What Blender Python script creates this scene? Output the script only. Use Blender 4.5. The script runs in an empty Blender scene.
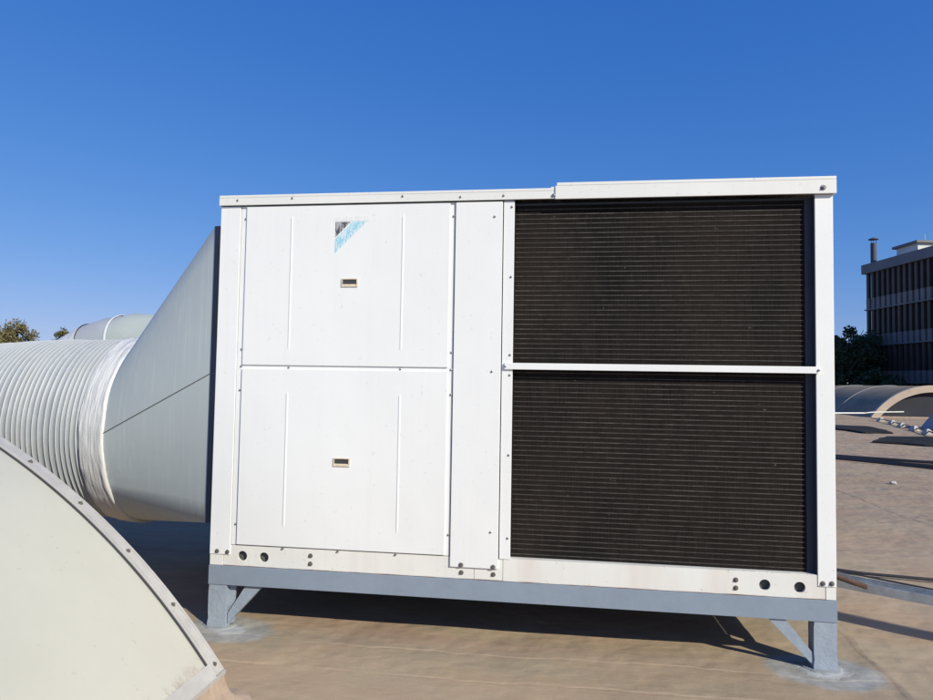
import bpy, bmesh, math, random
import numpy as np
from mathutils import Vector, Matrix, noise as mnoise
R = math.radians
random.seed(7)
scene = bpy.context.scene
C = scene.collection

# ------------------------------------------------------------------ camera
cam_d = bpy.data.cameras.new('camera'); cam = bpy.data.objects.new('camera', cam_d); C.objects.link(cam)
scene.camera = cam
cam_d.sensor_width = 36; cam_d.lens = 25.468; cam_d.clip_start = 0.05; cam_d.clip_end = 3000
_pit, _rol, _al = 0.0469, 0.0164, 0.1368
fw = Vector((-math.sin(_al)*math.cos(_pit), math.cos(_al)*math.cos(_pit), math.sin(_pit)))
r0 = Vector((math.cos(_al), math.sin(_al), 0)); u0 = r0.cross(fw)
rr = r0*math.cos(_rol)+u0*math.sin(_rol); uu = u0*math.cos(_rol)-r0*math.sin(_rol)
cam.matrix_world = Matrix(((rr.x, uu.x, -fw.x, 0), (rr.y, uu.y, -fw.y, 0), (rr.z, uu.z, -fw.z, 1.5), (0, 0, 0, 1)))

# ------------------------------------------------------------------ light
SUN = Vector((1.22, -1.07, 1.0)).normalized()          # towards the sun
elev = math.asin(SUN.z); azim = math.atan2(SUN.x, SUN.y)
world = bpy.data.worlds.new('World'); scene.world = world; world.use_nodes = True
wn = world.node_tree; wn.nodes.clear()
sky = wn.nodes.new('ShaderNodeTexSky'); sky.sky_type = 'NISHITA'; sky.sun_disc = False
sky.sun_elevation = elev; sky.sun_rotation = azim
sky.altitude = 300; sky.air_density = 1.0; sky.dust_density = 0.2; sky.ozone_density = 2.6
hs = wn.nodes.new('ShaderNodeHueSaturation'); hs.inputs['Saturation'].default_value = 1.12
bg = wn.nodes.new('ShaderNodeBackground'); bg.inputs['Strength'].default_value = 0.10
wo = wn.nodes.new('ShaderNodeOutputWorld')
wn.links.new(sky.outputs[0], hs.inputs['Color'])
sp_ = wn.nodes.new('ShaderNodeSeparateColor'); cb_ = wn.nodes.new('ShaderNodeCombineColor'); wn.links.new(hs.outputs[0], sp_.inputs[0])
for i_, (g_, c_, k_) in enumerate(((1.2, 1.04, 1.05), (.80, .83, .45), (.42, .93, .06))):      # deepen the blue of the clear air
    m1 = wn.nodes.new('ShaderNodeMath'); m1.operation = 'MULTIPLY'; m1.inputs[1].default_value = .0924
    m2 = wn.nodes.new('ShaderNodeMath'); m2.operation = 'POWER'; m2.inputs[1].default_value = g_
    m3 = wn.nodes.new('ShaderNodeMath'); m3.operation = 'MULTIPLY'; m3.inputs[1].default_value = c_/.1087
    m4 = wn.nodes.new('ShaderNodeMath'); m4.operation = 'MULTIPLY_ADD'; m4.inputs[1].default_value = k_; m4.inputs[2].default_value = 1.0
    m5 = wn.nodes.new('ShaderNodeMath'); m5.operation = 'DIVIDE'
    wn.links.new(sp_.outputs[i_], m1.inputs[0]); wn.links.new(m1.outputs[0], m2.inputs[0]); wn.links.new(m2.outputs[0], m3.inputs[0]); wn.links.new(m2.outputs[0], m4.inputs[0]); wn.links.new(m3.outputs[0], m5.inputs[0]); wn.links.new(m4.outputs[0], m5.inputs[1]); wn.links.new(m5.outputs[0], cb_.inputs[i_])
wn.links.new(cb_.outputs[0], bg.inputs['Color']); wn.links.new(bg.outputs[0], wo.inputs['Surface'])
sd = bpy.data.lights.new('sun', 'SUN'); sd.energy = 4.4; sd.angle = R(0.53); sd.color = (1.0, 0.95, 0.785)
so = bpy.data.objects.new('sun', sd); C.objects.link(so)
so.rotation_euler = (-SUN).to_track_quat('-Z', 'Y').to_euler(); so.location = (20, -20, 20)
scene.view_settings.view_transform = 'Standard'; scene.view_settings.look = 'None'
scene.view_settings.exposure = 0.12; scene.view_settings.gamma = 1
scene.view_settings.use_curve_mapping = False

# ------------------------------------------------------------------ material helpers
class NT:
    def __init__(s, name, rough=0.6, metal=0.0, spec=0.5):
        s.m = bpy.data.materials.new(name); s.m.use_nodes = True; s.t = s.m.node_tree
        s.b = s.t.nodes['Principled BSDF']; s.b.inputs['Roughness'].default_value = rough
        s.b.inputs['Metallic'].default_value = metal; s.b.inputs['Specular IOR Level'].default_value = spec
        s.tc = s.t.nodes.new('ShaderNodeTexCoord').outputs['Object']
    def n(s, kind, **kw):
        x = s.t.nodes.new(kind)
        for k, v in kw.items(): setattr(x, k, v)
        return x
    def put(s, sock, v):
        if isinstance(v, bpy.types.NodeSocket): s.t.links.new(v, sock)
        else: sock.default_value = v
    def math(s, op, a, b=0.0, c=0.0, clamp=False):
        x = s.n('ShaderNodeMath', operation=op, use_clamp=clamp)
        s.put(x.inputs[0], a); s.put(x.inputs[1], b); s.put(x.inputs[2], c); return x.outputs[0]
    def noise(s, scale, detail=4, rough=0.6, stretch=(1, 1, 1), vec=None, loc=(0, 0, 0), dist=0.0):
        mp = s.n('ShaderNodeMapping'); mp.inputs['Scale'].default_value = stretch; mp.inputs['Location'].default_value = loc
        s.t.links.new(vec or s.tc, mp.inputs[0])
        x = s.n('ShaderNodeTexNoise'); x.inputs['Scale'].default_value = scale; x.inputs['Detail'].default_value = detail
        x.inputs['Roughness'].default_value = rough; x.inputs['Distortion'].default_value = dist
        s.t.links.new(mp.outputs[0], x.inputs['Vector']); return x.outputs['Fac']
    def ramp(s, fac, stops):
        x = s.n('ShaderNodeValToRGB'); e = x.color_ramp.elements
        while len(e) < len(stops): e.new(0.5)
        for i, (p, c) in enumerate(stops):
            e[i].position = p; e[i].color = (c if isinstance(c, tuple) else (c, c, c)) + (1,)
        s.put(x.inputs[0], fac); return x.outputs[0]
    def mix(s, fac, a, b):
        x = s.n('ShaderNodeMix', data_type='RGBA'); s.put(x.inputs[0], fac)
        s.put(x.inputs[6], a if isinstance(a, bpy.types.NodeSocket) else tuple(a)+(1,)); s.put(x.inputs[7], b if isinstance(b, bpy.types.NodeSocket) else tuple(b)+(1,))
        return x.outputs[2]
    def color(s, v): s.put(s.b.inputs['Base Color'], v if isinstance(v, bpy.types.NodeSocket) else tuple(v)+(1,)); return s
    def bump(s, h, strength=0.3, dist=0.01):
        x = s.n('ShaderNodeBump'); x.inputs['Strength'].default_value = strength; x.inputs['Distance'].default_value = dist
        s.put(x.inputs['Height'], h); s.t.links.new(x.outputs[0], s.b.inputs['Normal']); return s
    def xyz(s):
        x = s.n('ShaderNodeSeparateXYZ'); s.t.links.new(s.tc, x.inputs[0]); return x.outputs

def simple(name, col, rough=0.6, metal=0.0, var=0.12, scale=6.0, bump=0.0, bscale=40, spec=0.5, stretch=(1, 1, 1)):
    t = NT(name, rough, metal, spec)
    f = t.noise(scale, 5, 0.65, stretch)
    lo = tuple(c*(1-var) for c in col); hi = tuple(min(1, c*(1+var)) for c in col)
    t.color(t.ramp(f, [(0.3, lo), (0.7, hi)]))
    if bump: t.bump(t.noise(bscale, 4, 0.6, stretch), bump, 0.01)
    return t.m

def paint_white(name, col, dirt=0.12, rust=False):
    t = NT(name, 0.42)
    f = t.noise(1.3, 6, 0.6, (1, 1, 1)); g = t.noise(9, 5, 0.7, (3, 3, .5)); h = t.noise(60, 2, 0.5)
    base = t.ramp(f, [(0.35, tuple(c*(1-dirt*.35) for c in col)), (0.65, col)])
    spots = t.math('MULTIPLY', t.ramp(g, [(0.62, 0.0), (0.8, 1.0)]), dirt)
    c1 = t.mix(spots, base, (0.50, 0.46, 0.40))
    speck = t.math('MULTIPLY', t.ramp(t.noise(42, 2, .5), [(0.70, 0.0), (0.74, 1.0)]), dirt*1.6)
    c1 = t.mix(speck, c1, (0.30, 0.25, 0.20))
    if rust:
        z = t.xyz()['Z']; x = t.xyz()['X']
        # brown run-off stains on the base rail
        w = t.noise(3.2, 4, .6, (1, 1, .15)); st = t.ramp(w, [(0.50, 0.0), (0.68, 1.0)])
        st = t.math('MULTIPLY', st, 0.22)
        c1 = t.mix(st, c1, (0.47, 0.33, 0.22))
        e = t.math('SUBTRACT', 0.0050, z); e = t.math('MULTIPLY', e, 220.0, clamp=True)
        e = t.math('MULTIPLY', e, t.ramp(t.noise(5, 4, .6, (1, 1, .1)), [(0.40, 0.1), (0.62, 1.0)]))
        c1 = t.mix(e, c1, (0.30, 0.13, 0.06))
    run = t.noise(1.0, 5, .65, (26, 1, .8)); c1 = t.mix(t.math('MULTIPLY', t.ramp(run, [(0.52, 0.0), (0.75, 1.0)]), dirt*.9), c1, (0.58, 0.55, 0.48))
    t.color(c1); t.bump(t.math('ADD', t.noise(2.2, 2, .5), t.math('MULTIPLY', h, 0.03)), 0.22, 0.03)
    t.b.inputs['Roughness'].default_value = 0.45
    return t.m

M = {}
M['white'] = paint_white('white_painted_steel', (0.80, 0.80, 0.79), 0.10)
M['cream_white'] = paint_white('aged_white_painted_steel', (0.77, 0.76, 0.725), 0.18)
M['base_white'] = paint_white('rust_stained_white_steel', (0.77, 0.76, 0.72), 0.22, True)
M['core'] = simple('dark_gap_metal', (0.10, 0.10, 0.10), .7)
M['void'] = simple('dark_interior', (0.02, 0.02, 0.02), .9)
M['recess_shade'] = simple('shade_toned_recess_steel', (0.038, 0.047, 0.068), .6)  # navy shade of the coil recess is put into this colour
M['screw'] = simple('zinc_screw', (0.30, 0.29, 0.27), .38, .8, scale=90)
M['bolt'] = simple('weathered_bolt', (0.30, 0.28, 0.26), .35, .85, var=.4, scale=120)
M['washer'] = simple('dull_washer', (0.22, 0.20, 0.18), .5, .6, var=.3, scale=100)
M['beige'] = simple('beige_plastic', (0.62, 0.52, 0.38), .5, var=.2, scale=50)
M['galv'] = simple('galvanised_steel', (0.42, 0.45, 0.48), .42, .55, var=.22, scale=14, bump=.05)
M['alu'] = simple('weathered_aluminium', (0.50, 0.48, 0.455), .5, .25, var=.12, scale=7, bump=.06, stretch=(1, 1, 1))
M['rubber'] = simple('dark_gasket', (0.045, 0.045, 0.05), .7)
M['rust'] = simple('rusty_steel', (0.095, 0.05, 0.035), .85, .1, var=.45, scale=25, bump=.3)
M['cable'] = simple('black_cable_sheath', (0.018, 0.02, 0.026), .5)
M['pipewhite'] = simple('white_pvc', (0.78, 0.77, 0.74), .4)
M['concrete'] = simple('pale_concrete', (0.45, 0.42, 0.37), .85, var=.2, scale=20, bump=.3)
M['redmetal'] = simple('dark_red_paint', (0.13, 0.022, 0.02), .5, var=.3)
M['shadowdark'] = simple('painted_roof_shadow', (0.026, 0.026, 0.028), .95, spec=.15, var=.5, scale=1.5)  # near-black fill for the painted oval shadows on the roof
M['bark'] = simple('bark', (0.10, 0.075, 0.055), .9, var=.4, scale=5, bump=.5)

def steel_blue():
    t = NT('blue_grey_frame_paint', .5)
    f = t.noise(5, 6, .7, (1, 1, 1)); e = t.noise(38, 4, .7)
    c = t.ramp(f, [(0.3, (0.215, 0.26, 0.325)), (0.7, (0.25, 0.30, 0.37))])
    c = t.mix(t.math('MULTIPLY', t.ramp(e, [(0.66, 0.0), (0.78, 1.0)]), .6), c, (0.16, 0.09, 0.06))
    t.color(c); t.bump(t.noise(30, 4, .6), .18, .006); return t.m
M['frame'] = steel_blue()
def leg_paint():
    t = NT('brushed_grey_sealant_paint', .6)
    f = t.noise(9, 6, .7, (1, 1, 1))
    t.color(t.ramp(f, [(0.3, (0.255, 0.30, 0.36)), (0.7, (0.315, 0.36, 0.425))])); t.bump(t.noise(22, 5, .7), .45, .012); return t.m
M['leg'] = leg_paint()

def coil_mat():
    t = NT('dusty_dark_coil_fins', .85, 0, .08)
    x = t.xyz()
    v = t.noise(1.0, 3, .6, (260, 1, 6)); patch = t.noise(1.5, 6, .65, (1.0, 1, .6)); d = t.noise(7, 5, .7, (1, 1, .35))
    a = t.mix(t.ramp(patch, [(0.35, 0.0), (0.7, 1.0)]), (0.0065, 0.0058, 0.0066), (0.0215, 0.0165, 0.0135))
    b = t.mix(t.math('MULTIPLY', t.ramp(v, [(0.42, 0.0), (0.68, 1.0)]), .30), a, (0.045, 0.039, 0.033))
    b = t.mix(t.math('MULTIPLY', t.ramp(d, [(0.55, 0.0), (0.75, 1.0)]), .25), b, (0.055, 0.045, 0.036))
    sp = t.ramp(t.noise(21, 3, .6, (1, 1, 1.6), loc=(2, 0, 5)), [(0.715, 0.0), (0.74, 1.0)])
    b = t.mix(t.math('MULTIPLY', sp, .45), b, (0.20, 0.17, 0.13))
    t.color(b); t.bump(v, .5, .003); return t.m
M['coil'] = coil_mat()
def coil_line():
    t = NT('coil_fin_edge', .7, 0, .2)
    f = t.noise(1, 5, .7, (14, 1, 30)); g = t.noise(2.0, 3, .6, (1, 1, .8))
    c = t.ramp(f, [(0.35, (0.040, 0.035, 0.034)), (0.62, (0.100, 0.088, 0.078))])
    t.color(t.mix(t.math('MULTIPLY', t.ramp(g, [(0.4, 0.0), (0.62, 1.0)]), .45), c, (0.03, 0.027, 0.026))); return t.m
M['coilline'] = coil_line()

def roof_mat():
    t = NT('roof_membrane', .88, 0, .25)
    o = t.xyz(); X, Y = o['X'], o['Y']
    big = t.noise(.55, 6, .62, (.55, 1.2, 1), dist=.4); pink = t.noise(.8, 6, .65, (.35, 1.5, 1), loc=(5, 3, 0))
    c = t.mix(t.ramp(big, [(0.36, 0.0), (0.66, 1.0)]), (0.375, 0.272, 0.178), (0.43, 0.33, 0.222))
    c = t.mix(t.math('MULTIPLY', t.ramp(pink, [(0.46, 0.0), (0.60, 1.0)]), .75), c, (0.375, 0.252, 0.182))
    green = t.noise(1.6, 5, .6, (.6, 1.6, 1), loc=(9, 1, 4))
    c = t.mix(t.math('MULTIPLY', t.ramp(green, [(0.47, 0.0), (0.60, 1.0)]), .55), c, (0.355, 0.295, 0.205))
    dk = t.noise(1.1, 7, .7, (.4, 2.2, 1), loc=(2, 8, 4))
    c = t.mix(t.math('MULTIPLY', t.ramp(dk, [(0.53, 0.0), (0.68, 1.0)]), .36), c, (0.225, 0.165, 0.125))
    lt = t.noise(6.5, 6, .7, (.8, 1.3, 1), loc=(1, 1, 9))
    c = t.mix(t.math('MULTIPLY', t.ramp(lt, [(0.56, 0.0), (0.72, 1.0)]), .35), c, (0.50, 0.40, 0.29))
    sm = t.noise(3.0, 8, .68, (.9, 1.25, 1), loc=(4, 2, 2), dist=.3)
    c = t.mix(t.math('MULTIPLY', t.ramp(sm, [(0.44, 0.0), (0.62, 1.0)]), .14), c, (0.27, 0.195, 0.14))
    sm2 = t.noise(2.1, 8, .8, (.7, 1.8, 1), loc=(14, 6, 2), dist=.5)
    c = t.mix(t.math('MULTIPLY', t.ramp(sm2, [(0.50, 0.0), (0.66, 1.0)]), .15), c, (0.47, 0.375, 0.275))
    grit = t.noise(75, 2, .5); c = t.mix(t.math('MULTIPLY', t.ramp(grit, [(0.66, 0.0), (0.72, 1.0)]), .35), c, (0.52, 0.45, 0.36))
    fine = t.noise(140, 3, .7)
    c = t.mix(t.math('MULTIPLY', t.ramp(fine, [(0.35, 0.0), (0.65, 1.0)]), .14), c, (0.20, 0.15, 0.11))
    wob = t.noise(1.3, 4, .55, (1, 1, 1), loc=(3, 0, 0)); wob = t.math('MULTIPLY', t.math('SUBTRACT', wob, .5), .22)
    hsum = t.math('MULTIPLY', t.noise(3, 5, .6, (.6, 1.5, 1)), .5)
    def seam(axis, const, w, amt, hi, lo, c, hsum):
        d = t.math('ADD', t.math('SUBTRACT', axis, const), wob)
        a = t.math('SUBTRACT', 1.0, t.math('DIVIDE', t.math('ABSOLUTE', d), w), clamp=True)
        d2 = t.math('SUBTRACT', d, w*1.6)
        b = t.math('SUBTRACT', 1.0, t.math('DIVIDE', t.math('ABSOLUTE', d2), w*1.4), clamp=True)
        brk = t.ramp(t.noise(1.7, 3, .6, (1, 1, 1), loc=(const*3, 7, 0)), [(0.36, 0.05), (0.56, 1.0)])
        c = t.mix(t.math('MULTIPLY', t.math('MULTIPLY', a, brk), amt), c, lo)
        c = t.mix(t.math('MULTIPLY', t.math('MULTIPLY', b, brk), amt*.45), c, hi)
        hs_ = t.math('MULTIPLY', t.math('MULTIPLY', d, 1.0/(w*2), clamp=True), 1.0)
        return c, t.math('ADD', hsum, t.math('MULTIPLY', t.math('MULTIPLY', hs_, brk), .7))
    for ax, k, w in ((Y, 3.37, .012), (Y, 3.70, .010), (Y, 2.45, .012), (X, 1.70, .018), (X, 4.05, .014), (Y, 10.2, .03), (Y, 6.4, .02), (X, 7.1, .03), (Y, 16.0, .05), (Y, 22.0, .06)):
        c, hsum = seam(ax, k, w, .42, (0.44, 0.35, 0.26), (0.22, 0.15, 0.11), c, hsum)
    # grey sealant brushed round the legs of the unit
    pn = t.noise(4.2, 6, .7); pn = t.math('MULTIPLY', t.math('SUBTRACT', pn, .5), .50)
    for (cx, cy, rx, ry) in ((-1.93, 3.79, .30, .22), (1.42, 3.80, .32, .24), (-1.93, 6.15, .3, .25), (1.42, 6.15, .3, .25)):
        dx = t.math('DIVIDE', t.math('SUBTRACT', X, cx), rx); dy = t.math('DIVIDE', t.math('SUBTRACT', Y, cy), ry)
        rad = t.math('SQRT', t.math('ADD', t.math('MULTIPLY', dx, dx), t.math('MULTIPLY', dy, dy)))
        rad = t.math('ADD', rad, t.math('MULTIPLY', pn, 1.3))
        f = t.math('MULTIPLY', t.math('SUBTRACT', 1.0, rad), 5.0, clamp=True)
        gcol = t.ramp(t.noise(11, 5, .7), [(0.3, (0.245, 0.24, 0.225)), (0.7, (0.40, 0.405, 0.395))])
        c = t.mix(t.math('MULTIPLY', f, .85), c, gcol)
        f2 = t.math('MULTIPLY', t.math('SUBTRACT', .42, rad), 6.0, clamp=True)
        c = t.mix(t.math('MULTIPLY', f2, .75), c, (0.46, 0.48, 0.48)); hsum = t.math('ADD', hsum, t.math('MULTIPLY', f2, .6))
    t.color(c)
    wr = t.noise(5.5, 7, .72, (.8, 2.0, 1), dist=1.2); h = t.math('ADD', hsum, t.math('ADD', t.math('MULTIPLY', t.noise(45, 5, .7), .14), t.math('MULTIPLY', wr, .42))); t.bump(h, .8, .014)
    return t.m
M['roof'] = roof_mat()

def duct_mat(name, a, b, streak=.3, sc=5, rough=.45, stretch=(8, 8, .35), metal=0.0, bump=.1):
    t = NT(name, rough, metal)
    f = t.noise(sc, 6, .65, stretch); g = t.noise(1.1, 4, .6)
    c = t.mix(t.ramp(g, [(0.35, 0.0), (0.65, 1.0)]), a, b)
    c = t.mix(t.math('MULTIPLY', t.ramp(f, [(0.52, 0.0), (0.7, 1.0)]), streak), c, tuple(min(1, x*1.35) for x in b))
    if name.startswith('silver'): c = t.mix(t.math('MULTIPLY', t.ramp(t.noise(7, 6, .75, (1, 1, 1), loc=(3, 1, 2)), [(0.70, 0.0), (0.715, 1.0)]), .9), c, (0.78, 0.78, 0.76)); c = t.mix(t.math('MULTIPLY', t.ramp(t.noise(2.2, 5, .7, (1, 1, 1)), [(0.52, 0.0), (0.66, 1.0)]), .35), c, (0.26, 0.26, 0.25))
    t.color(c); t.bump(t.math('ADD', f, t.math('MULTIPLY', g, 3)), bump, .01); return t.m
M['transition'] = duct_mat('streaked_galvanised_sheet', (0.50, 0.54, 0.53), (0.54, 0.58, 0.545), .30, 4, .62, (9, 9, .3))
M['flex'] = duct_mat('silver_duct_wrap', (0.31, 0.33, 0.345), (0.36, 0.375, 0.38), .25, 6, .5, (1, 1, 1))
M['flexridge'] = duct_mat('pale_duct_ridge', (0.54, 0.56, 0.565), (0.60, 0.61, 0.61), .2, 6, .5, (1, 1, 1))
M['elbowgrey'] = duct_mat('grey_duct_cover', (0.36, 0.375, 0.40), (0.40, 0.415, 0.43), .2, 5, .55, (1, 1, 1))
M['elbowgreen'] = duct_mat('greenish_duct_cover', (0.40, 0.44, 0.41), (0.44, 0.475, 0.43), .2, 5, .55, (1, 1, 1))
def tape_mat():
    t = NT('wrinkled_white_tape', .5)
    f = t.noise(8, 5, .6, (6, .5, .5)); g = t.noise(24, 4, .7)
    c = t.ramp(f, [(0.27, (0.42, 0.42, 0.42)), (0.42, (0.64, 0.635, 0.62)), (0.7, (0.73, 0.72, 0.70))])
    t.color(t.mix(t.math('MULTIPLY', t.ramp(g, [(0.66, 0.0), (0.76, 1.0)]), .5), c, (0.40, 0.38, 0.36)))
    t.bump(f, .6, .02); return t.m
M['tape'] = tape_mat()
def sheet_mat():
    t = NT('cream_skylight_sheet', .38, 0, .5)
    f = t.noise(1.2, 5, .6); g = t.noise(9, 5, .7); s = t.noise(28, 2, .5)
    c = t.ramp(f, [(0.35, (0.475, 0.46, 0.395)), (0.65, (0.515, 0.50, 0.43))])
    c = t.mix(t.math('MULTIPLY', t.ramp(g, [(0.5, 0.0), (0.75, 1.0)]), .20), c, (0.45, 0.43, 0.36))
    c = t.mix(t.math('MULTIPLY', t.ramp(s, [(0.70, 0.0), (0.76, 1.0)]), .45), c, (0.34, 0.31, 0.26))
    # grime that collects along the lower edge
    z = t.xyz()['Z']; e = t.math('MULTIPLY', t.math('SUBTRACT', .245, z), 16.0, clamp=True)
    e = t.math('MULTIPLY', e, t.ramp(t.noise(16, 5, .75), [(0.48, 0.0), (0.60, 1.0)]))
    c = t.mix(t.math('MULTIPLY', e, .8), c, (0.30, 0.21, 0.17))
    t.color(c); t.bump(t.math('ADD', f, t.math('MULTIPLY', g, .1)), .12, .03); return t.m
M['sheet'] = sheet_mat()
M['kerbskin'] = simple('crinkled_kerb_membrane', (0.40, 0.30, 0.225), .85, var=.18, scale=7, bump=.9, bscale=22)
M['connshade'] = simple('shade_darkened_connector', (0.085, 0.09, 0.10), .8)  # duct stub colour darkened to deepen the unit's shadow on it
M['seamgrey'] = simple('dull_sealed_seam', (0.16, 0.17, 0.17), .7)
M['farsheet'] = simple('old_grey_skylight_sheet', (0.24, 0.205, 0.15), .9, spec=.2, var=.25, scale=.6)
M['farglass'] = simple('dark_skylight_end', (0.014, 0.016, 0.026), .7, var=.5, scale=.7)
M['fardome'] = simple('pale_grey_skylight_sheet', (0.33, 0.33, 0.33), .7, spec=.3, var=.1, scale=.8)
M['sandrim'] = simple('sand_coated_rim', (0.50, 0.40, 0.31), .85, var=.12, scale=2)
M['facade'] = simple('grey_precast', (0.19, 0.19, 0.195), .8, var=.12, scale=.6)
M['pleat'] = simple('pale_grey_panel', (0.20, 0.19, 0.18), .7, var=.12, scale=.8)
M['louvre'] = simple('brown_louvre', (0.075, 0.055, 0.045), .6, var=.3, scale=.5)
M['glassdark'] = simple('dark_window_glass', (0.012, 0.012, 0.018), .25)
M['darkpipe'] = simple('dark_grey_pipe', (0.07, 0.08, 0.10), .7)
M['penthouse'] = simple('white_render', (0.70, 0.69, 0.66), .8)
M['groundfar'] = simple('dry_ground', (0.16, 0.15, 0.10), .95, var=.4, scale=.05)
def leaf_mat(name, a, b):
    t = NT(name, .6, 0, .3)
    f = t.noise(1.6, 4, .7); c = t.ramp(f, [(0.35, a), (0.65, b)])
    oi = t.n('ShaderNodeObjectInfo'); t.color(c)
    return t.m
M['leafdark'] = leaf_mat('dark_foliage', (0.028, 0.045, 0.022), (0.065, 0.090, 0.035))
M['leafolive'] = leaf_mat('olive_foliage', (0.10, 0.105, 0.035), (0.20, 0.155, 0.07))

# ------------------------------------------------------------------ object helpers
def mk(name, bm, mat, parent=None, smooth=False, loc=None, auto=None):
    me = bpy.data.meshes.new(name)
    bmesh.ops.recalc_face_normals(bm, faces=bm.faces)
    off = Vector((0, 0, 0))
    if loc is not None: off = Vector(loc)
    elif parent is not None: off = world_loc(parent)
    bmesh.ops.translate(bm, verts=bm.verts, vec=-off)
    bm.to_mesh(me); bm.free()
    for mm in (mat if isinstance(mat, (list, tuple)) else [mat]): me.materials.append(M[mm])
    if smooth:
        for p in me.polygons: p.use_smooth = True
    o = bpy.data.objects.new(name, me); C.objects.link(o)
    if parent is not None: o.parent = parent
    if loc is not None: o.location = Vector(loc) - (world_loc(parent) if parent is not None else Vector((0, 0, 0)))
    if auto:
        me.set_sharp_from_angle(angle=R(auto))
    return o
def world_loc(o):
    v = Vector((0, 0, 0))
    while o is not None: v += o.location; o = o.parent
    return v
def thing(name, label, cat, loc=(0, 0, 0), group=None):
    o = bpy.data.objects.new(name, None); C.objects.link(o); o.empty_display_size = .2
    o.location = loc; o['label'] = label; o['category'] = cat
    if group: o['group'] = group
    return o
def tag(o, label, cat, group=None):
    o['label'] = label; o['category'] = cat
    if group: o['group'] = group
    return o
def struct(o, label=None):
    o['kind'] = 'structure'
    return o

def box(bm, x0, x1, y0, y1, z0, z1, bev=0.0):
    ret = bmesh.ops.create_cube(bm, size=1.0)
    vs = ret['verts']
    for v in vs:
        v.co = Vector(((x0+x1)/2+v.co.x*(x1-x0), (y0+y1)/2+v.co.y*(y1-y0), (z0+z1)/2+v.co.z*(z1-z0)))
    if bev:
        es = set(e for v in vs for e in v.link_edges)
        bmesh.ops.bevel(bm, geom=list(es), offset=bev, segments=2, affect='EDGES', profile=.6)
def boxbm(*a, **k):
    bm = bmesh.new(); box(bm, *a, **k); return bm
def loft(bm, rings, closed=True, caps=False, mat=0):
    vr = [[bm.verts.new(p) for p in r] for r in rings]
    n = len(rings[0])
    for i in range(len(vr)-1):
        for j in range(n if closed else n-1):
            k = (j+1) % n
            f = bm.faces.new((vr[i][j], vr[i][k], vr[i+1][k], vr[i+1][j])); f.material_index = mat
    if caps:
        bm.faces.new(vr[0]); bm.faces.new(vr[-1])
    return vr
def tube(bm, pts, r, n=10, caps=True):
    pts = [Vector(p) for p in pts]; rings = []
    for i, p in enumerate(pts):
        d = (pts[min(i+1, len(pts)-1)]-pts[max(i-1, 0)]).normalized()
        a = d.cross(Vector((0, 0, 1)));
        if a.length < 1e-3: a = d.cross(Vector((0, 1, 0)))
        a.normalize(); b = d.cross(a)
        rad = r[i] if isinstance(r, (list, tuple)) else r
        rings.append([p+a*math.cos(2*math.pi*k/n)*rad+b*math.sin(2*math.pi*k/n)*rad for k in range(n)])
    loft(bm, rings, True, caps)
def prism(bm, poly, axis, a, b):
    """poly in the plane perpendicular to axis ('y': (x,z))"""
    def P(u, v, w): return Vector((u, w, v)) if axis == 'y' else (Vector((w, u, v)) if axis == 'x' else Vector((u, v, w)))
    r1 = [bm.verts.new(P(u, v, a)) for u, v in poly]; r2 = [bm.verts.new(P(u, v, b)) for u, v in poly]
    n = len(poly)
    for i in range(n): bm.faces.new((r1[i], r1[(i+1) % n], r2[(i+1) % n], r2[i]))
    bm.faces.new(r1); bm.faces.new(r2)

def plate_holes(bm, x0, x1, z0, z1, yf, yb, holes, r, nseg=24):
    """front plate with real round holes"""
    cuts = sorted(holes); xs = []
    for cx, cz in cuts: xs.append((cx-r*1.5, cx+r*1.5, cx, cz))
    cur = x0
    def quad(a, b):
        if b-a > 1e-5: box(bm, a, b, yf, yb, z0, z1)
    for a, b, cx, cz in xs:
        quad(cur, a)
        ring_in = []; ring_out = []
        for k in range(nseg):
            t = 2*math.pi*(k+.5)/nseg; dx, dz = math.cos(t), math.sin(t)
            ring_in.append((cx+dx*r, cz+dz*r))
            sx = ((b-cx) if dx > 0 else (cx-a))/max(abs(dx), 1e-6); sz = ((z1-cz) if dz > 0 else (cz-z0))/max(abs(dz), 1e-6)
            s = min(sx, sz); ring_out.append((cx+dx*s, cz+dz*s))
        # snap nearest samples to corners
        for cxn, czn in ((a, z0), (a, z1), (b, z0), (b, z1)):
            i = min(range(nseg), key=lambda q: (ring_out[q][0]-cxn)**2+(ring_out[q][1]-czn)**2); ring_out[i] = (cxn, czn)
        loft(bm, [[Vector((u, yf, v)) for u, v in ring_out], [Vector((u, yf, v)) for u, v in ring_in], [Vector((u, yb, v)) for u, v in ring_in]])
        cur = b
    quad(cur, x1)

# shared fastener meshes (facing -y, origin on the surface)
def screw_mesh(name, r, mat, washer=None, hexhead=False):
    bm = bmesh.new()
    def disc(r0, r1, y0, y1, n, mi, dome=False):
        rings = [[Vector((math.cos(2*math.pi*k/n)*r0, y0, math.sin(2*math.pi*k/n)*r0)) for k in range(n)],
                 [Vector((math.cos(2*math.pi*k/n)*r1, y1, math.sin(2*math.pi*k/n)*r1)) for k in range(n)]]
        if dome: rings.append([Vector((math.cos(2*math.pi*k/n)*r1*.6, y1-r1*.25, math.sin(2*math.pi*k/n)*r1*.6)) for k in range(n)])
        vr = loft(bm, rings, True, False, mi); f = bm.faces.new(vr[-1]); f.material_index = mi
    if washer: disc(washer, washer*.95, 0.001, -.003, 16, 1)
    disc(r, r*.92, 0.001, -.006 if not hexhead else -.011, 6 if hexhead else 12, 0, not hexhead)
    if hexhead: disc(r*.5, r*.4, -.010, -.019, 10, 0)
    bmesh.ops.recalc_face_normals(bm, faces=bm.faces)
    me = bpy.data.meshes.new(name); bm.to_mesh(me); bm.free()
    me.materials.append(M[mat]); me.materials.append(M['washer']); return me
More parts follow.
